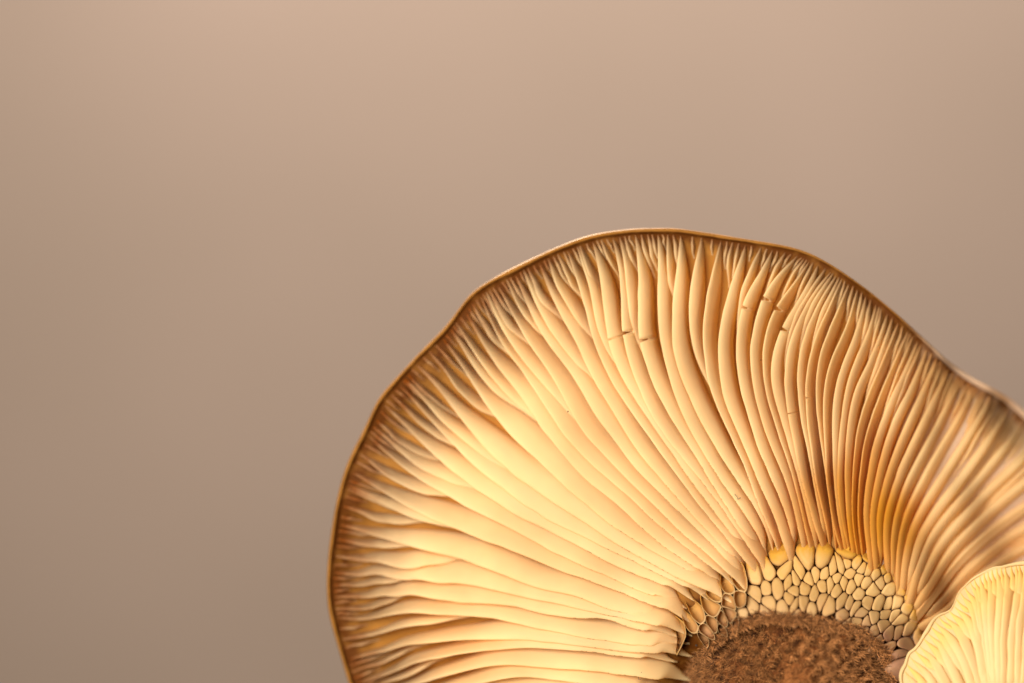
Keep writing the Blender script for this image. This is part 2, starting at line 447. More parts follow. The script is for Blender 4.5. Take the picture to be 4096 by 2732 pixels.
STAIN = field([(a / 4, b / 4, c) for a, b, c in [(1500, 2700, 0.05), (2300, 2600, 0), (1700, 2100, 0), (2200, 2000, 0.05), (2500, 2300, 0), (2200, 1400, 0),
    (2500, 1200, 0), (2700, 1700, 0), (3000, 1300, 0), (3000, 1900, 0), (3300, 1300, 0.12), (3300, 1750, 0.12), (3300, 2080, 0.7), (3450, 2100, 1.0), (3400, 1990, 0.85),
    (3560, 2050, 1.0), (3600, 2150, 0.9), (3500, 1900, 0.75), (3600, 1600, 0.15), (3780, 1480, 0.5), (3700, 1900, 0.12), (3800, 2150, 0.1), (3850, 1900, 0.06), (4100, 1900, 0.08), (3700, 2250, 0.45), (3150, 2200, 0.35), (2850, 2250, 0)]], 18, 4)

NG = 72
# cross-section of a gill: place from root to free edge, half thickness; the blade bends over towards its free edge
PROF = [(-0.10, 1.15), (0.12, 1.0), (0.32, 0.9), (0.52, 0.8), (0.70, 0.7), (0.84, 0.58), (0.94, 0.42), (0.985, 0.24), (1.0, 0.0)]


def rise(d, tau):
    return 1 - np.exp(-np.maximum(d, 0) / tau)


def perp(c):
    t = np.gradient(c, axis=0)
    t /= np.linalg.norm(t, axis=1)[:, None] + 1e-9
    return np.stack([-t[:, 1], t[:, 0]], -1)


def blade(base, h, depth_fn, lean, deep, thick, mat, parent, stain, fleck, notches=(), bow=0.0, brown=None, name='gill'):
    """one gill: a thin solid blade along base (px), its height factor h along the curve"""
    n = len(base)
    if notches:
        s = np.linspace(0, 1, n)
        keep = list(s)
        for c, w, dpt in notches:
            keep = [x for x in keep if abs(x - c) > w * 1.4]
            keep += [c - w * 1.4, c - w * 0.55, c - w * 0.2, c + w * 0.2, c + w * 0.55, c + w * 1.4]
        s2 = np.array(sorted(keep))
        f = lambda a: np.interp(s2, s, a)
        base = np.stack([f(base[:, 0]), f(base[:, 1])], -1)
        h, lean, deep, stain, fleck = map(f, (h, lean, deep, stain, fleck))
        if brown is not None:
            brown = f(brown)
        h = h.copy()
        for c, w, dpt in notches:
            for i, x in enumerate(s2):
                if abs(abs(x - c) - w * 0.2) < 1e-6:
                    h[i] *= 1 - dpt
        n = len(s2)
    yb = depth_fn(base[:, 0], base[:, 1])
    B = P(base[:, 0], base[:, 1], yb)
    pr = perp(base)
    T = np.gradient(B, axis=0)
    T /= np.linalg.norm(T, axis=1)[:, None]

    def mid(w):
        side = lean * h * (np.sign(w) * abs(w) ** 1.5)
        up = deep * h * (1 - (1 - w) ** 1.5 if w > 0 else 1.5 * w)
        e = base + pr * side[:, None]
        return P(e[:, 0], e[:, 1], yb - up * PX)

    rows, tint = [], []
    loop = [(w, k, 1) for w, k in PROF] + [(w, k, -1) for w, k in PROF[-2::-1]]
    th = thick * PX * MM * (0.35 + 0.65 * smooth(0, 0.5, h))
    for w, k, sgn in loop:
        D = mid(w + 0.02) - mid(w - 0.02)
        D /= np.linalg.norm(D, axis=1)[:, None] + 1e-12
        N = np.cross(T, D)
        N /= np.linalg.norm(N, axis=1)[:, None] + 1e-12
        p = mid(w) + N * (sgn * k * th + bow * PX * MM * math.sin(min(max(w, 0), 1) * math.pi) * h)[:, None]
        rows.append(p)
        tt = np.zeros((n, 3))
        tt[:, 0] = stain
        tt[:, 1] = fleck if w > 0.98 else 0
        if brown is not None:
            tt[:, 2] = brown
        tint.append(tt)
    m = len(loop)
    V = np.stack(rows, 1).reshape(-1, 3)
    TT = np.stack(tint, 1).reshape(-1, 3)
    faces = []
    for i in range(n - 1):
        for j in range(m):
            a = i * m + j
            b = i * m + (j + 1) % m
            faces.append((a, b, b + m, a + m))
    faces.append(tuple(range(m - 1, -1, -1)))
    faces.append(tuple(range((n - 1) * m, n * m)))
    return mesh_obj(name, V, faces, mat, parent, TT)


big = thing('mushroom', 'large cream gilled mushroom cap seen from below with brown velvety stem', 'mushroom')

# ------------------------------------------------------------------ the large cap
CEN = np.array([787.0, 672.0])


def rim_loop(rim, n):
    p = resample(np.vstack([rim]), n + 1)[:-1]
    return p


def build_cap(rim, cen, depth, mat, parent, thick, band, n=420, inner=0.02, dark=1.0, roll=3.2, name='cap'):
    R = rim_loop(rim, n)
    d = R - cen
    L = np.linalg.norm(d, axis=1)[:, None]
    dn = d / L
    wob = sum(wobble(n, 6, 0.5) for _ in range(1)) + wobble(n, 18, 0.9)
    wob *= smooth(0, 12, np.minimum(np.arange(n), n - 1 - np.arange(n)))
    R = R + dn * wob[:, None] * 0.5
    rings, tints = [], []

    def add(pts, y, brown, stain=0.0):
        rings.append(P(pts[:, 0], pts[:, 1], y))
        t = np.zeros((n, 3))
        t[:, 0] = stain
        t[:, 2] = brown
        if depth is cap_y:
            t[:, 1] = 0.9 * smooth(835, 925, pts[:, 0] + 0.35 * (pts[:, 1] - 480))
        tints.append(t)
    fr = np.concatenate([np.linspace(inner, 0.9, 26), np.linspace(0.915, 0.985, 7)])
    for f in fr:
        q = cen + d * f
        dist = L[:, 0] * (1 - f)
        back = 0.4 * (1 - smooth(105, 150, L[:, 0] * f)) + 3.4 * (1 - smooth(52, 88, L[:, 0] * f)) if depth is cap_y else 0
        add(q, depth(q[:, 0], q[:, 1]) + back, np.maximum(dark * (1 - smooth(band * 0.8, band * (3.0 + 4.0 * (1 - smooth(420, 620, q[:, 0]))), dist)), (1 - smooth(112, 150, L[:, 0] * f)) if depth is cap_y else 0), STAIN(q[:, 0], q[:, 1]) if depth is cap_y else 0)  # margin brown: pigment plus painted recess shade; flesh round the stem also browner
    yr = depth(R[:, 0], R[:, 1])
    rv = np.clip(1 + wobble(n, 22, 0.3) + wobble(n, 7, 0.18), 0.35, 1.9)
    rv = 1 + (rv - 1) * smooth(0, 12, np.minimum(np.arange(n), n - 1 - np.arange(n)))
    # rolled margin: the underside lips towards the viewer, then turns over to the upper side
    for off, dy, br in [(-4.6, -0.10, 1.0), (-3.6, -roll * 0.16, .9), (-2.2, -roll * 0.2, .55), (-0.8, -roll * 0.16, .5), (0.0, 0.0, .85), (-0.3, roll * 0.2, 1.0), (-1.2, roll * 0.4, 1.0)]:
        q = R + dn * (off * rv)[:, None]
        add(q, yr + dy * rv, br * dark * (1 - 0.6 * smooth(910, 985, q[:, 0])))
    # upper side: domed away from the viewer
    for f in (0.97, 0.92, 0.84, 0.72, 0.56, 0.38, 0.2, 0.06):
        q = cen + d * f
        bulge = thick * (1 - f ** 2.2) ** 0.6 * (1 - 0.75 * smooth(860, 980, q[:, 0]))
        add(q, depth(q[:, 0], q[:, 1]) + roll * 0.5 + bulge, 0.8 * dark)
    V = np.vstack(rings)
    TT = np.vstack(tints)
    nr = len(rings)
    faces = []
    for i in range(nr - 1):
        for j in range(n):
            k = (j + 1) % n
            faces.append((i * n + j, i * n + k, (i + 1) * n + k, (i + 1) * n + j))
    faces.append(tuple(range(n - 1, -1, -1)))
    faces.append(tuple((nr - 1) * n + j for j in range(n)))
    return mesh_obj(name, V, faces, mat, parent, TT)


build_cap(RIM, CEN, cap_y, M_cap, big, 3.0, 10.0)

# ------------------------------------------------------------------ the large cap's gills
rim_in = RIM[:-1]
rim_c = rim_in.mean(0)
inset = CEN + (RIM - CEN) * (1 - 6.5 / np.linalg.norm(RIM - CEN, axis=1))[:, None]
EDGES = []
for g in GILLS:
    c = [np.array(p) / 4 for p in g]
    c = extend_to(c, inset, True)
    d = c[-1] - c[-2]
    c.append(c[-1] + d / np.linalg.norm(d) * random.uniform(2, 38))
    r_ = resample(c, NG)
    for _ in range(2 if len(EDGES) < 9 else 14):
        r_[1:-1] = (r_[:-2] + 2 * r_[1:-1] + r_[2:]) / 4
    EDGES.append(r_)
S = np.linspace(0, 1, NG)
BASES, PL = [], []
for e in EDGES:
    ln, dp = LEAN(e[:, 0], e[:, 1]), DEEP(e[:, 0], e[:, 1])
    near_left = 1 - float(smooth(440, 620, e[:12, 0].mean()))
    length = np.hypot(*np.diff(e, axis=0).T).sum()
    dist = S * length
    ln = ln * (0.5 - 0.08 * near_left + (0.5 + 0.08 * near_left) * smooth(0, 55 + 70 * near_left, dist))
    hf = rise(dist, 24 + 14 * (1 - float(smooth(440, 600, e[:12, 0].mean())))) * (1 - 0.95 * smooth(length - 30, length, dist)) * (1 - 0.38 * smooth(length - 65, length + 1, dist))
    BASES.append(e - perp(e) * (ln * hf)[:, None])
    PL.append((ln, dp, hf, length))

NOTCH = {22: [(0.245, 0.008, 0.5)], 23: [(0.29, 0.009, 0.55)], 28: [(0.20, 0.009, 0.5)], 29: [(0.165, 0.013, 0.7)], 30: [(0.175, 0.013, 0.66)],
         31: [(0.235, 0.011, 0.6)], 32: [(0.50, 0.004, 0.25)], 34: [(0.45, 0.004, 0.25)], 21: [(0.27, 0.005, 0.2)]}


def edge_h(n, rough, waves):
    return 1 + wobble(n, 3, rough) + wobble(n, 9, waves)


for k, (b, (ln, dp, hf, length)) in enumerate(zip(BASES, PL)):
    st = np.clip(STAIN(b[:, 0], b[:, 1]) + wobble(NG, 12, 0.04), 0, 1)
    fl = smooth(0.5, 0.72, S) * (1.0 if k < 44 else 0.0)
    left = 1 - smooth(420, 640, b[:, 0])
    h = hf * edge_h(NG, 0.012, 0.02)
    br = 0.97 * (1 - smooth(-12, 34 + 62 * left, S * length))  # browner tips: pigment, with the shade of the recessed margin painted in
    th = 2.3 if k < 42 else min(2.4 + 0.4 * (k - 42), 6.0)
    blade(b, h, cap_y, ln, dp, th, M_gill, big, st, fl, NOTCH.get(k, ()), bow=random.uniform(-2.0, 2.5), brown=br)

# shorter gills between the full ones: (place in the gap, reach from the margin in px)
MEDIUM = {25: [(0.5, 195)], 27: [(0.55, 120)], 31: [(0.5, 150)], 32: [(0.45, 120)], 20: [(0.5, 80)], 19: [(0.33, 130), (0.66, 70)], 14: [(0.6, 200)], 4: [(0.5, 180)],
          5: [(0.45, 85)], 6: [(0.5, 95)], 2: [(0.5, 110)], 3: [(0.5, 85)], 7: [(0.35, 170), (0.7, 110)], 8: [(0.35, 95), (0.68, 150)], 9: [(0.5, 130)],
          10: [(0.5, 85)], 11: [(0.5, 110)], 12: [(0.5, 70)], 13: [(0.5, 120)], 15: [(0.5, 90)], 17: [(0.5, 100)], 18: [(0.5, 85)]}
for k in range(len(BASES) - 1):
    spec = list(MEDIUM.get(k, []))
    if not spec:
        spec = [(0.5 + random.uniform(-.06, .06), random.choice([36, 46, 56, 70, 90, 110]))]
    if 8 <= k <= 22 and k % 2 == 0:
        spec.append((random.uniform(0.3, 0.4) if spec[0][0] >= 0.45 else 0.75, PL[k][3] * random.uniform(0.42, 0.66)))
    have = sorted([0.0] + [f for f, _ in spec] + [1.0])
    gap_px = np.linalg.norm(EDGES[k][3] - EDGES[k + 1][3])
    for a, c in zip(have[:-1], have[1:]):
        if gap_px * (c - a) > 7.0:
            spec.append(((a + c) / 2 + random.uniform(-.04, .04), random.choice([16, 22, 28, 36, 46])))
    for f, reach in spec:
        b0 = BASES[k] * (1 - f) + BASES[k + 1] * f
        L = np.hypot(*np.diff(b0, axis=0).T)
        cum = np.concatenate([[0], np.cumsum(L)])
        reach = min(reach, cum[-1] * 0.93)
        if k > 48 and reach < 30:
            continue
        n = 40 if reach > 60 else 24
        x = np.linspace(0, reach, n)
        b = np.stack([np.interp(x, cum, b0[:, 0]), np.interp(x, cum, b0[:, 1])], -1)
        b += perp(b) * wobble(n, 8, 0.35)[:, None]
        t = x / reach
        small_f = float(np.clip(0.38 + reach / 170, 0.42, 0.95))
        ln = np.interp(x, cum, PL[k][0]) * small_f
        dp = np.interp(x, cum, PL[k][1]) * (0.3 + 0.7 * small_f)
        left = float(1 - smooth(440, 600, b[:, 0].mean()))
        full = rise(x, 22 + 12 * left)
        h = full * (1 - smooth(0.25, 1.04, t)) * 0.98 + 0.015
        h = h * edge_h(n, 0.012, 0.03 + 0.10 * left)
        st = np.clip(STAIN(b[:, 0], b[:, 1]), 0, 1)
        br = 0.97 * (1 - smooth(-12, 34 + 62 * left, x))  # short gills take the same margin brown, painted shade included
        blade(b, h, cap_y, ln, dp, 2.3, M_gill, big, st, np.zeros(n), bow=random.uniform(-1, 1.5), brown=br)

# ------------------------------------------------------------------ the net of cells round the top of the stem
SEEDS_L = [(620, 840), (640, 660), (780, 620), (790, 750), (880, 740), (880, 560), (1050, 530), (1050, 670), (1155, 640), (1260, 620), (1180, 470),
    (1390, 560), (1330, 460), (1280, 350), (1020, 800), (1170, 760), (930, 900), (800, 910), (1150, 880), (1330, 850), (1435, 800), (1460, 890),
    (1420, 650), (1400, 730), (720, 950), (625, 985), (560, 1060), (710, 1040), (810, 1060), (905, 1040), (850, 985), (985, 990), (1070, 965),
    (1340, 965), (720, 1140), (550, 1150), (620, 1210), (400, 970), (280, 990), (470, 900), (480, 1180), (960, 1110), (1120, 1050),
    (830, 1160), (1230, 1010)]
SEEDS_R = [(280, 1010), (260, 830), (335, 890), (280, 700), (370, 755), (425, 800), (440, 680), (510, 650), (500, 860), (490, 1035), (390, 1040),
    (575, 710), (615, 810), (625, 945), (640, 1060), (635, 650), (690, 840), (740, 860), (700, 670), (765, 760), (790, 920), (755, 1010), (770, 610),
    (860, 530), (840, 640), (850, 830), (900, 710), (970, 640), (955, 840), (905, 970), (910, 1090), (848, 1010), (990, 1030), (1020, 940), (1048, 850),
    (1110, 840), (1100, 940), (1060, 690), (1060, 1110), (1130, 1090), (1150, 980), (1040, 1260), (1130, 1300), (1120, 1400), (1230, 1080),
    (1220, 880), (1175, 690), (1265, 780), (1310, 920), (1320, 1120), (1200, 1200), (820, 1090), (862, 1180), (940, 1200), (720, 1110), (650, 1150),
    (575, 1110), (240, 540), (375, 560), (455, 560), (610, 500), (745, 470), (870, 400), (560, 600), (690, 560), (1010, 520), (1100, 580), (930, 560),
    (310, 610), (300, 470), (425, 470), (540, 530), (665, 470), (690, 390), (805, 520), (930, 470), (1040, 600), (1150, 590), (1240, 680), (180, 620)]
seeds = [((2600 + .403 * x) / 4, (2100 + .403 * y) / 4) for x, y in SEEDS_L] + [((3100 + .435 * x) / 4, (2050 + .435 * y) / 4) for x, y in SEEDS_R]
POLE = np.array([782.0, 745.0])
R0 = 150.0
ASP = 0.62


def to_polar(p):
    d = np.asarray(p, float) - POLE
    return np.stack([np.arctan2(d[..., 0], -d[..., 1]) * R0, np.hypot(d[..., 0], d[..., 1]) * ASP], -1)


def from_polar(q):
    q = np.asarray(q, float)
    a, r = q[..., 0] / R0, q[..., 1] / ASP
    return np.stack([POLE[0] + np.sin(a) * r, POLE[1] - np.cos(a) * r], -1)


def clip(poly, a, nrm):
    out = []
    for i in range(len(poly)):
        p, q = poly[i], poly[(i + 1) % len(poly)]
        dp, dq = np.dot(p - a, nrm), np.dot(q - a, nrm)
        if dp <= 0:
            out.append(p)
        if (dp < 0 < dq) or (dq < 0 < dp):
            out.append(p + (q - p) * (dp / (dp - dq)))
    return out


def chaikin(p, times, k=0.22):
    p = np.asarray(p)
    for _ in range(times):
        q = np.roll(p, -1, axis=0)
        p = np.stack([p * (1 - k) + q * k, p * k + q * (1 - k)], 1).reshape(-1, 2)
    return p


rp = to_polar(resample(RING[1:-1], 80))
rp = rp[np.argsort(rp[:, 0])]


ARCH_P = to_polar(resample(ARCH, 60))


def arch_dist(q):
    p = to_polar(q)
    o_ = np.argsort(ARCH_P[:, 0])
    return np.maximum((p[:, 1] - np.interp(p[:, 0], ARCH_P[o_, 0], ARCH_P[o_, 1])) / ASP, 0)


def ring_radius(a):
    return np.interp(a, rp[:, 0], rp[:, 1]) - 2


inner_ghost = [POLE + (p - POLE) * (1 - 22.0 / np.linalg.norm(p - POLE)) for p in resample(ARCH[1:-1], 26)]
outer_ghost = [POLE + (p - POLE) * (1 + 42.0 / np.linalg.norm(p - POLE)) for p in resample(RING[2:-2], 40)]
sp = [to_polar(s) for s in seeds]
ghosts = [to_polar(g) for g in inner_ghost + outer_ghost]
ghosts = [g for g in ghosts if min(np.linalg.norm(g - s) for s in sp) > 4]
allp = sp + ghosts
for i, s in enumerate(sp):
    poly = [s + np.array(c) for c in ((-26, -26), (26, -26), (26, 34), (-26, 34))]
    for j, o in enumerate(allp):
        if j == i or abs(o[0] - s[0]) > 46 or abs(o[1] - s[1]) > 46:
            continue
        poly = clip(poly, (s + o) / 2, o - s)
        if len(poly) < 3:
            break
    if len(poly) < 3:
        continue
    pts = chaikin(poly, 2)
    a0 = s[0]
    ring_r = ring_radius(pts[:, 0])
    over = np.maximum(pts[:, 1] - ring_r, 0)
    pts[:, 0] = a0 + (pts[:, 0] - a0) / (1 + (over / 5.0) ** 1.5)
    pts = resample(np.vstack([pts, pts[:1]]), 25)[:-1]
    pol = from_polar(pts)
    c = pol.mean(0)
    size = math.sqrt(abs(np.cross(pol - c, np.roll(pol, -1, axis=0) - c).sum()) / 2)
    pol = c + (pol - c) * (1 + rng.normal(0, 0.012, len(pol)))[:, None]
    hollow = float(1 - smooth(715, 775, c[0] + (c[1] - 600) * 0.25))
    ang = float(to_polar(c)[0] / R0)
    da = np.min(np.linalg.norm(resample(ARCH, 60) - c, axis=1))
    inside = np.linalg.norm(c - POLE) < np.linalg.norm(resample(ARCH, 60)[np.argmin(np.linalg.norm(resample(ARCH, 60) - c, axis=1))] - POLE)
    if (inside and da > 2) or (size > 15 and c[0] < 720 and c[1] > 636):
        continue
    dust = float(np.clip(1 - (0 if inside else da) / 20.0, 0, 1)) * (0.85 if hollow < 0.5 else 0.55) * random.uniform(0.7, 1.1)
    right = float(smooth(840, 905, c[0]))
    dust = max(dust, 0.55 * right * float(smooth(610, 650, c[1])))
    dusty = random.uniform(0.6, 1.0) * (0.9 if hollow < 0.5 else 0.6)
    dome = size * random.uniform(0.2, 0.36)
    wallh = 17.0
    verts, tint = [], []
    yb = cap_y(pol[:, 0], pol[:, 1])
    if hollow > 0.5:
        #          scale  lift(px)
        prof = [(1.04, -3.0), (1.03, 3.0), (1.01, wallh - 1.5), (0.985, wallh), (0.95, wallh - 0.6), (0.915, wallh - 4.0), (0.87, 6.0), (0.6, 2.5), (0.25, 2.0)]
    else:
        lf = random.uniform(3.0, 7.0)
        prof = [(0.985, -4.0), (0.985, lf), (0.955, lf + dome * 0.38), (0.88, lf + dome * 0.62), (0.76, lf + dome * 0.82), (0.58, lf + dome * 0.94), (0.36, lf + dome), (0.15, lf + dome * 1.02)]
    m = len(pol)
    tilt = rng.normal(0, 0.06, 2)
    for sscale, lift in prof:
        q = c + (pol - c) * sscale
        qp = to_polar(q)
        extra = (q - c) @ tilt - np.maximum(qp[:, 1] - ring_radius(qp[:, 0]), 0) * 2.4
        verts.append(P(q[:, 0], q[:, 1], cap_y(q[:, 0], q[:, 1]) - (lift + extra) * PX))
        t = np.zeros((m, 3))
        t[:, 0] = np.clip(STAIN(q[:, 0], q[:, 1]) * (0.35 if hollow < .5 else 0.6) + (0.3 if hollow < 0.5 else 0.0) * (1 - dust) * math.exp(-((c[0] - 785) / 45) ** 2), 0, 1)
        t[:, 0] = np.clip(t[:, 0] + 0.75 * smooth(-14, 6, (qp[:, 1] - ring_radius(qp[:, 0])) / ASP) + random.uniform(0, 0.2), 0, 1)
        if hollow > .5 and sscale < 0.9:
            t[:, 0] = 0.9  # amber painted on the hollow floors as recess shade
        t[:, 1] = 0
        t[:, 2] = np.clip(np.clip(1 - arch_dist(q) / 38.0, 0, 1) * dusty + 0.55 * right * smooth(610, 650, q[:, 1]) + (0.35 if (hollow < .5 and sscale > 0.93) else 0) + (0.4 if hollow > .5 and sscale < 0.9 else 0), 0, 1)  # brown adds painted shade to hollow floors; dome edges are browner too
        tint.append(t)
    verts.append(P([c[0]], [c[1]], [cap_y(c[0], c[1]) - prof[-1][1] * PX]))
    tint.append(tint[-1][:1])
    V = np.vstack(verts)
    TT = np.vstack(tint)
    faces = []
    for a in range(len(prof) - 1):
        for j in range(m):
            kk = (j + 1) % m
            faces.append((a * m + j, a * m + kk, (a + 1) * m + kk, (a + 1) * m + j))
    top = (len(prof) - 1) * m
    for j in range(m):
        faces.append((top + j, top + (j + 1) % m, len(V) - 1))
    faces.append(tuple(range(m - 1, -1, -1)))
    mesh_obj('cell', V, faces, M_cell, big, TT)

# ------------------------------------------------------------------ stem
AX = np.array([0.05, -0.40, -0.915])
AX /= np.linalg.norm(AX)
UPN = np.array([0.0, -AX[2], AX[1]]) * -1
UPN = np.array([0.0, AX[2], -AX[1]])
UPN /= np.linalg.norm(UPN)
SIDE = np.cross(UPN, AX)
SIDE /= np.linalg.norm(SIDE)
P0 = P(790, 678, 7.2) / MM
SR = 9.4


def stem_point(th, l):
    lum = 1 + 0.05 * np.sin(3 * th + 0.6) + 0.03 * np.sin(7 * th + l * 0.2)
    r = SR * lum * (1 + 0.18 * np.exp(-np.maximum(l, 0) / 2.2)) + 0.02 * l + 0.22 * np.minimum(l, 0)
    return P0 + AX * np.asarray(l)[..., None] + (np.cos(th)[..., None] * UPN + np.sin(th)[..., None] * SIDE) * r[..., None]


def build_stem():
    nt_, nl = 220, 110
    th = np.linspace(0, 2 * math.pi, nt_, endpoint=False)
    ls = np.linspace(-5.5, 42, nl)
    TH, L = np.meshgrid(th, ls)
    pts = stem_point(TH, L)
    out = np.cos(TH)[..., None] * UPN + np.sin(TH)[..., None] * SIDE
    # clumpy relief
    ph = rng.uniform(0, 6.28, (40, 3))
    fq = rng.uniform(1.2, 5.5, (40, 2))
    rel = np.zeros_like(TH)
    for (a, b, c), (f1, f2) in zip(ph, fq):
        rel += np.sin(TH * SR * f1 * math.cos(a) + L * f1 * 0.55 * math.sin(a) + b) / f1
    rel = rel / rel.std()
    pts = pts + out * (rel * 0.16)[..., None]
    V = pts.reshape(-1, 3) * MM
    faces = []
    for i in range(nl - 1):
        for j in range(nt_):
            k = (j + 1) % nt_
            faces.append((i * nt_ + j, (i + 1) * nt_ + j, (i + 1) * nt_ + k, i * nt_ + k))
    faces.append(tuple(range(nt_)))
    faces.append(tuple((nl - 1) * nt_ + j for j in range(nt_ - 1, -1, -1)))
    stem = mesh_obj('stem', V, faces, M_stem, big)
    # velvet: short hairs over the side that shows
    NH = 80000
    tht = rng.uniform(-1.9, 1.9, NH)
    l = rng.uniform(-2.6, 17, NH)
    rootp = stem_point(tht, l)
    o = np.cos(tht)[:, None] * UPN + np.sin(tht)[:, None] * SIDE
    tang = np.cross(o, AX)
    nx = 9000
    pa = resample(ARCH[1:], 400)[rng.integers(0, 400, nx)]
    out2 = (pa - POLE) / np.linalg.norm(pa - POLE, axis=1)[:, None]
    pa = pa + out2 * (np.abs(rng.normal(0, 4.5, nx)) - 5)[:, None]
    rootp[:nx] = P(pa[:, 0], pa[:, 1], cap_y(pa[:, 0], pa[:, 1]) - 0.9 + rng.uniform(-0.3, 0.2, nx)) / MM
    fx = np.sin(tht * 53 + np.sin(l * 3.1) * 2) + np.sin(l * 4.3 + tht * 31)
    fy = np.cos(tht * 41 + l * 3.9) + np.sin(l * 6.1 - tht * 23)
    dirs = o * rng.uniform(0.5, 1.0, NH)[:, None] + tang * (fx * 0.35 + rng.normal(0, 0.45, NH))[:, None] + AX * (0.25 + fy * 0.35 + rng.normal(0, 0.45, NH))[:, None]
    dirs /= np.linalg.norm(dirs, axis=1)[:, None]
    ln = rng.uniform(0.35, 1.0, NH)
    ln[:nx] *= 0.7
    bend = rng.normal(0, 0.14, (NH, 3))
    w = np.cross(dirs, np.array([0, 1.0, 0.1]))
    w /= np.linalg.norm(w, axis=1)[:, None] + 1e-9
    wd = 0.032
    mid = rootp + dirs * (ln * 0.55)[:, None] + bend * 0.5
    tip = rootp + dirs * ln[:, None] + bend
    V = np.stack([rootp - w * wd, rootp + w * wd, mid - w * wd * .8, mid + w * wd * .8, tip], 1).reshape(-1, 3) * MM
    idx = np.arange(NH) * 5
    faces = []
    for i in idx.tolist():
        faces.append((i, i + 1, i + 3, i + 2))
        faces.append((i + 2, i + 3, i + 4))
    cl = rng.random(NH)[:, None]
    clump = (0.5 + 0.25 * fx + 0.2 * fy)[:, None].clip(0, 1)
    col = np.array([0.04, 0.012, 0.003]) * (1 - clump) + np.array([0.46, 0.19, 0.06]) * clump
    col = col * (0.7 + 0.7 * cl)
    TT = np.repeat(col, 5, axis=0).clip(0, 1)
    fz = mesh_obj('fuzz', V, faces, M_fuzz, stem, TT, smooth_shade=False)
    fz['kind'] = 'stuff'


build_stem()

# ------------------------------------------------------------------ the small mushroom in front
small = thing('mushroom', 'small pale yellow mushroom in front of the brown stem, thin wavy rim', 'mushroom')
Z = lambda pts: [(3500 + .3392 * x, 2200 + .3392 * y) for x, y in pts]
RIM2 = np.array(Z([(290, 1568), (280, 1480), (300, 1400), (340, 1330), (385, 1210), (450, 1150), (520, 1060), (600, 920), (660, 820), (740, 755), (850, 715), (900, 670),
    (940, 590), (980, 500), (1040, 430), (1150, 320), (1270, 255), (1400, 198), (1480, 188), (1590, 160), (1700, 135), (1757, 125)]) +
    [(4200, 2232), (4330, 2290), (4420, 2400), (4480, 2550), (4500, 2750), (4450, 2950), (4280, 3120), (4040, 3180), (3800, 3110), (3650, 2960), (3590, 2830)] + Z([(290, 1568)]), float) / 4
CEN2 = np.array([(3985, 2960)], float)[0] / 4
small_y = field([(a / 4, b / 4, c) for a, b, c in [(4096, 2245, 0.0), (3900, 2330, -0.3), (3790, 2440, -0.8), (3700, 2530, -1.4), (3640, 2620, -1.8), (3598, 2732, -2.2),
    (3850, 2600, -2.8), (4050, 2600, -2.0), (3780, 2700, -3.2), (3950, 2450, -1.6), (4000, 2900, -6.0), (4400, 2400, 1.0), (4480, 2700, 1.0), (4300, 3100, -2.0), (3800, 3110, -3.0)]], 14, 3)
build_cap(RIM2, CEN2, small_y, M_small, small, 1.6, 2.0, n=300, dark=0.3, roll=1.2, inner=0.03)
GILLS2 = [Z(g) for g in [
    [(330, 1400), (420, 1568), (560, 1800)],
    [(400, 1250), (520, 1420), (620, 1568), (800, 1850)],
    [(500, 1100), (640, 1310), (780, 1568), (900, 1800)],
    [(600, 950), (760, 1210), (930, 1568), (1020, 1760)],
    [(690, 830), (850, 1080), (1000, 1330), (1080, 1568), (1150, 1780)],
    [(800, 760), (950, 1000), (1100, 1330), (1180, 1568), (1230, 1760)],
    [(930, 660), (1050, 850), (1150, 1100), (1245, 1568), (1290, 1750)],
    [(1010, 520), (1110, 750), (1200, 1100), (1290, 1568), (1330, 1750)],
    [(1120, 390), (1185, 600), (1250, 1000), (1322, 1500), (1360, 1750)],
    [(1230, 300), (1240, 600), (1280, 1000), (1350, 1568), (1380, 1740)],
    [(1325, 260), (1320, 700), (1335, 1000), (1385, 1568), (1400, 1740)],
    [(1430, 210), (1420, 700), (1402, 1100), (1425, 1568), (1430, 1740)],
    [(1530, 185), (1500, 750), (1480, 1100), (1480, 1568), (1470, 1740)],
    [(1660, 160), (1620, 600), (1570, 1000), (1550, 1568), (1520, 1740)],
    [(1757, 150), (1690, 700), (1650, 1000), (1640, 1568), (1580, 1760)],
    [(1850, 150), (1800, 500), (1740, 1000), (1710, 1568), (1640, 1780)],
    [(1960, 160), (1900, 500), (1820, 1000), (1780, 1568), (1700, 1800)],
    [(2100, 190), (2020, 500), (1920, 1000), (1860, 1568), (1760, 1820)]]]
inset2 = CEN2 + (RIM2 - CEN2) * (1 - 2.2 / np.linalg.norm(RIM2 - CEN2, axis=1))[:, None]
lean2 = field([(a / 4, b / 4, c) for a, b, c in [(3650, 2650, 7), (3750, 2550, 8), (3850, 2450, 9), (3950, 2500, 11), (4050, 2500, 12), (4150, 2500, 12)]], 12, 3)
deep2 = field([(a / 4, b / 4, c) for a, b, c in [(3650, 2650, 3), (3750, 2550, 3), (3850, 2450, 4), (3950, 2500, 9), (4050, 2500, 17), (4150, 2500, 20)]], 12, 3)
B2, Q2 = [], []
for g in GILLS2:
    c = extend_to([np.array(p) / 4 for p in g], inset2, True)
    e = resample(c, 56)
    s = np.linspace(0, 1, 56)
    length = np.hypot(*np.diff(e, axis=0).T).sum()
    hf = smooth(-1, 30, s * length)
    ln, dp = lean2(e[:, 0], e[:, 1]), deep2(e[:, 0], e[:, 1])
    B2.append(e - perp(e) * (ln * hf)[:, None])
    Q2.append((ln, dp, hf, length))
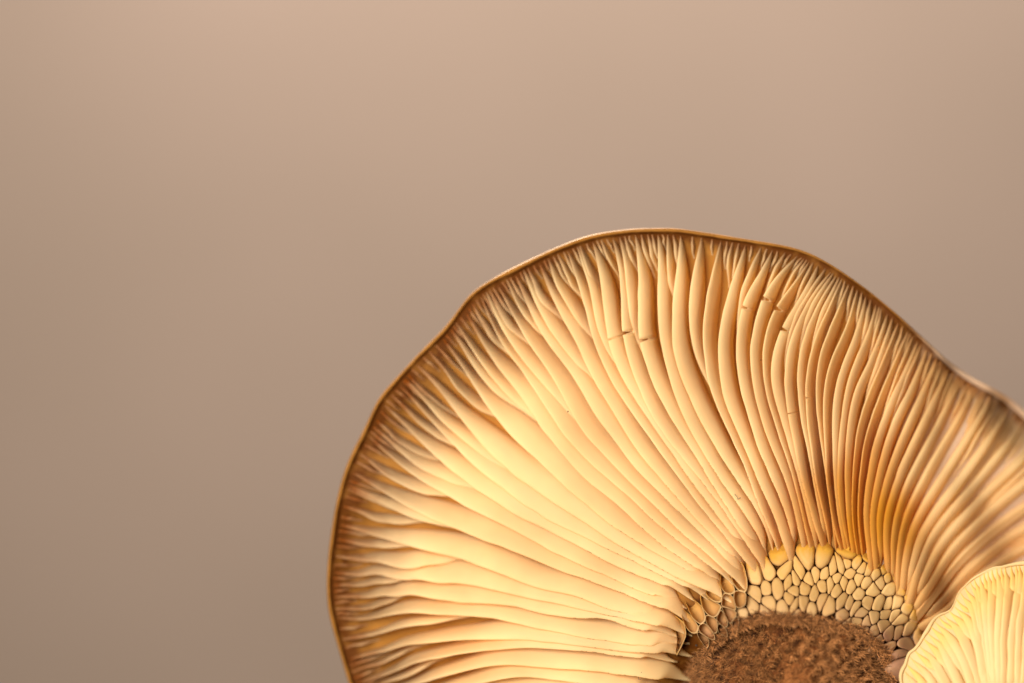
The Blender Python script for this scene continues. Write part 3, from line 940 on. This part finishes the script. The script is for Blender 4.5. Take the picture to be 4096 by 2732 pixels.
for b, (ln, dp, hf, length) in zip(B2, Q2):
    s = np.linspace(0, 1, 56)
    st = 0.65 * (1 - smooth(0.05, 0.5, s))
    blade(b, hf * edge_h(56, 0.012, 0.03), small_y, ln, dp, 1.1 + 0.9 * smooth(930, 1000, b[:, 0]), M_small, small, st, np.zeros(56), bow=random.uniform(-1, 1.2), brown=0.5 * (1 - smooth(895, 945, b[:, 0])))
for k in range(len(B2) - 1):
    for f, reach in ((0.5 + random.uniform(-.08, .08), random.choice([20, 34, 50, 80])),):
        b0 = B2[k] * (1 - f) + B2[k + 1] * f
        cum = np.concatenate([[0], np.cumsum(np.hypot(*np.diff(b0, axis=0).T))])
        x = np.linspace(0, min(reach, cum[-1] * .9), 28)
        b = np.stack([np.interp(x, cum, b0[:, 0]), np.interp(x, cum, b0[:, 1])], -1)
        t = x / x[-1]
        h = smooth(-1, 30, x) * (1 - smooth(0.55, 1.02, t)) * .9 + .02
        blade(b, h * edge_h(28, 0.01, 0.04), small_y, np.interp(x, cum, Q2[k][0]), np.interp(x, cum, Q2[k][1]), 1.7, M_small, small,
              0.8 * (1 - smooth(5, 45, x)), np.zeros(28))


def small_stem():
    # a short bent stem from the small cap down to the side of the big stem, below the picture
    a = P(CEN2[0], CEN2[1], 0.0) / MM + np.array([0, -1.0, 0])
    path = np.array([a, a + [-1.5, 1, -8], a + [-6, 3, -18], stem_point(np.array([1.2]), np.array([34.0]))[0]])
    q = []
    for i in range(len(path) - 1):
        for t in np.linspace(0, 1, 8, endpoint=False):
            q.append(path[i] * (1 - t) + path[i + 1] * t)
    q.append(path[-1])
    q = np.array(q)
    T = np.gradient(q, axis=0)
    T /= np.linalg.norm(T, axis=1)[:, None]
    A = np.cross(T, [0, 1.0, 0])
    A /= np.linalg.norm(A, axis=1)[:, None]
    Bn = np.cross(T, A)
    n = 28
    th = np.linspace(0, 2 * math.pi, n, endpoint=False)
    V = []
    for i, p in enumerate(q):
        r = 3.6 - 1.0 * i / len(q) + 2.2 * math.exp(-i / 2.0)
        V.append(p + (np.cos(th)[:, None] * A[i] + np.sin(th)[:, None] * Bn[i]) * r)
    V = np.vstack(V) * MM
    faces = []
    for i in range(len(q) - 1):
        for j in range(n):
            k = (j + 1) % n
            faces.append((i * n + j, i * n + k, (i + 1) * n + k, (i + 1) * n + j))
    faces.append(tuple(range(n - 1, -1, -1)))
    faces.append(tuple((len(q) - 1) * n + j for j in range(n)))
    mesh_obj('stem', V, faces, M_stem, small)


small_stem()


# ------------------------------------------------------------------ dust and fibres lying on the gills
M_dust = plain('dark_dust', (0.035, 0.018, 0.010), 0.7)
M_fibre = plain('grey_fibre', (0.16, 0.10, 0.06), 0.6)


def on_gills(u, v, lift=0.25):
    a, b = np.asarray(u, float), np.asarray(v, float)
    return cap_y(a, b) - DEEP(a, b) * PX - lift


def speck(u, v, r, label):
    n, m = 8, 5
    c = P(u, v, float(on_gills(u, v)))
    V, F = [], []
    for i in range(m + 1):
        for j in range(n):
            a, b = math.pi * i / m, 2 * math.pi * j / n
            k = r * PX * MM * random.uniform(0.75, 1.2)
            V.append(c + np.array([math.sin(a) * math.cos(b) * k, math.cos(a) * k * 0.7, math.sin(a) * math.sin(b) * k]))
    for i in range(m):
        for j in range(n):
            F.append((i * n + j, i * n + (j + 1) % n, (i + 1) * n + (j + 1) % n, (i + 1) * n + j))
    o = mesh_obj('dust_speck', V, F, M_dust)
    o['label'], o['category'], o['group'] = label, 'speck', 'specks and fibres on the gills'


def fibre(pts, r, label):
    c = resample(np.array(pts) / 4, 26)
    q = P(c[:, 0], c[:, 1], on_gills(c[:, 0], c[:, 1], 0.35))
    T = np.gradient(q, axis=0)
    T /= np.linalg.norm(T, axis=1)[:, None]
    A = np.cross(T, [0, 1.0, 0])
    A /= np.linalg.norm(A, axis=1)[:, None]
    Bn = np.cross(T, A)
    n = 6
    th = np.linspace(0, 2 * math.pi, n, endpoint=False)
    V = np.vstack([p + (np.cos(th)[:, None] * A[i] + np.sin(th)[:, None] * Bn[i]) * r * PX * MM for i, p in enumerate(q)])
    F = [(i * n + j, i * n + (j + 1) % n, (i + 1) * n + (j + 1) % n, (i + 1) * n + j) for i in range(len(q) - 1) for j in range(n)]
    F += [tuple(range(n - 1, -1, -1)), tuple((len(q) - 1) * n + j for j in range(n))]
    o = mesh_obj('fibre', V, F, M_fibre)
    o['label'], o['category'], o['group'] = label, 'fibre', 'specks and fibres on the gills'


speck(696.5, 645.5, 1.25, 'black round speck where the lower gills meet the dark stem hollow')
speck(568, 411.5, 0.8, 'tiny brown speck midway along a broad pale gill')
speck(761, 360, 0.6, 'tiny dark speck on a gill edge below the cracked gills')
fibre([(2938, 1975), (2949, 1990), (2951, 1998), (2958, 1993), (2963, 1991)], 0.28, 'short hooked grey fibre on a bright gill above the cells')
fibre([(2566, 2688), (2556, 2705), (2554, 2716), (2559, 2719), (2566, 2714)], 0.28, 'short curled grey fibre on a lower gill end near the stem')
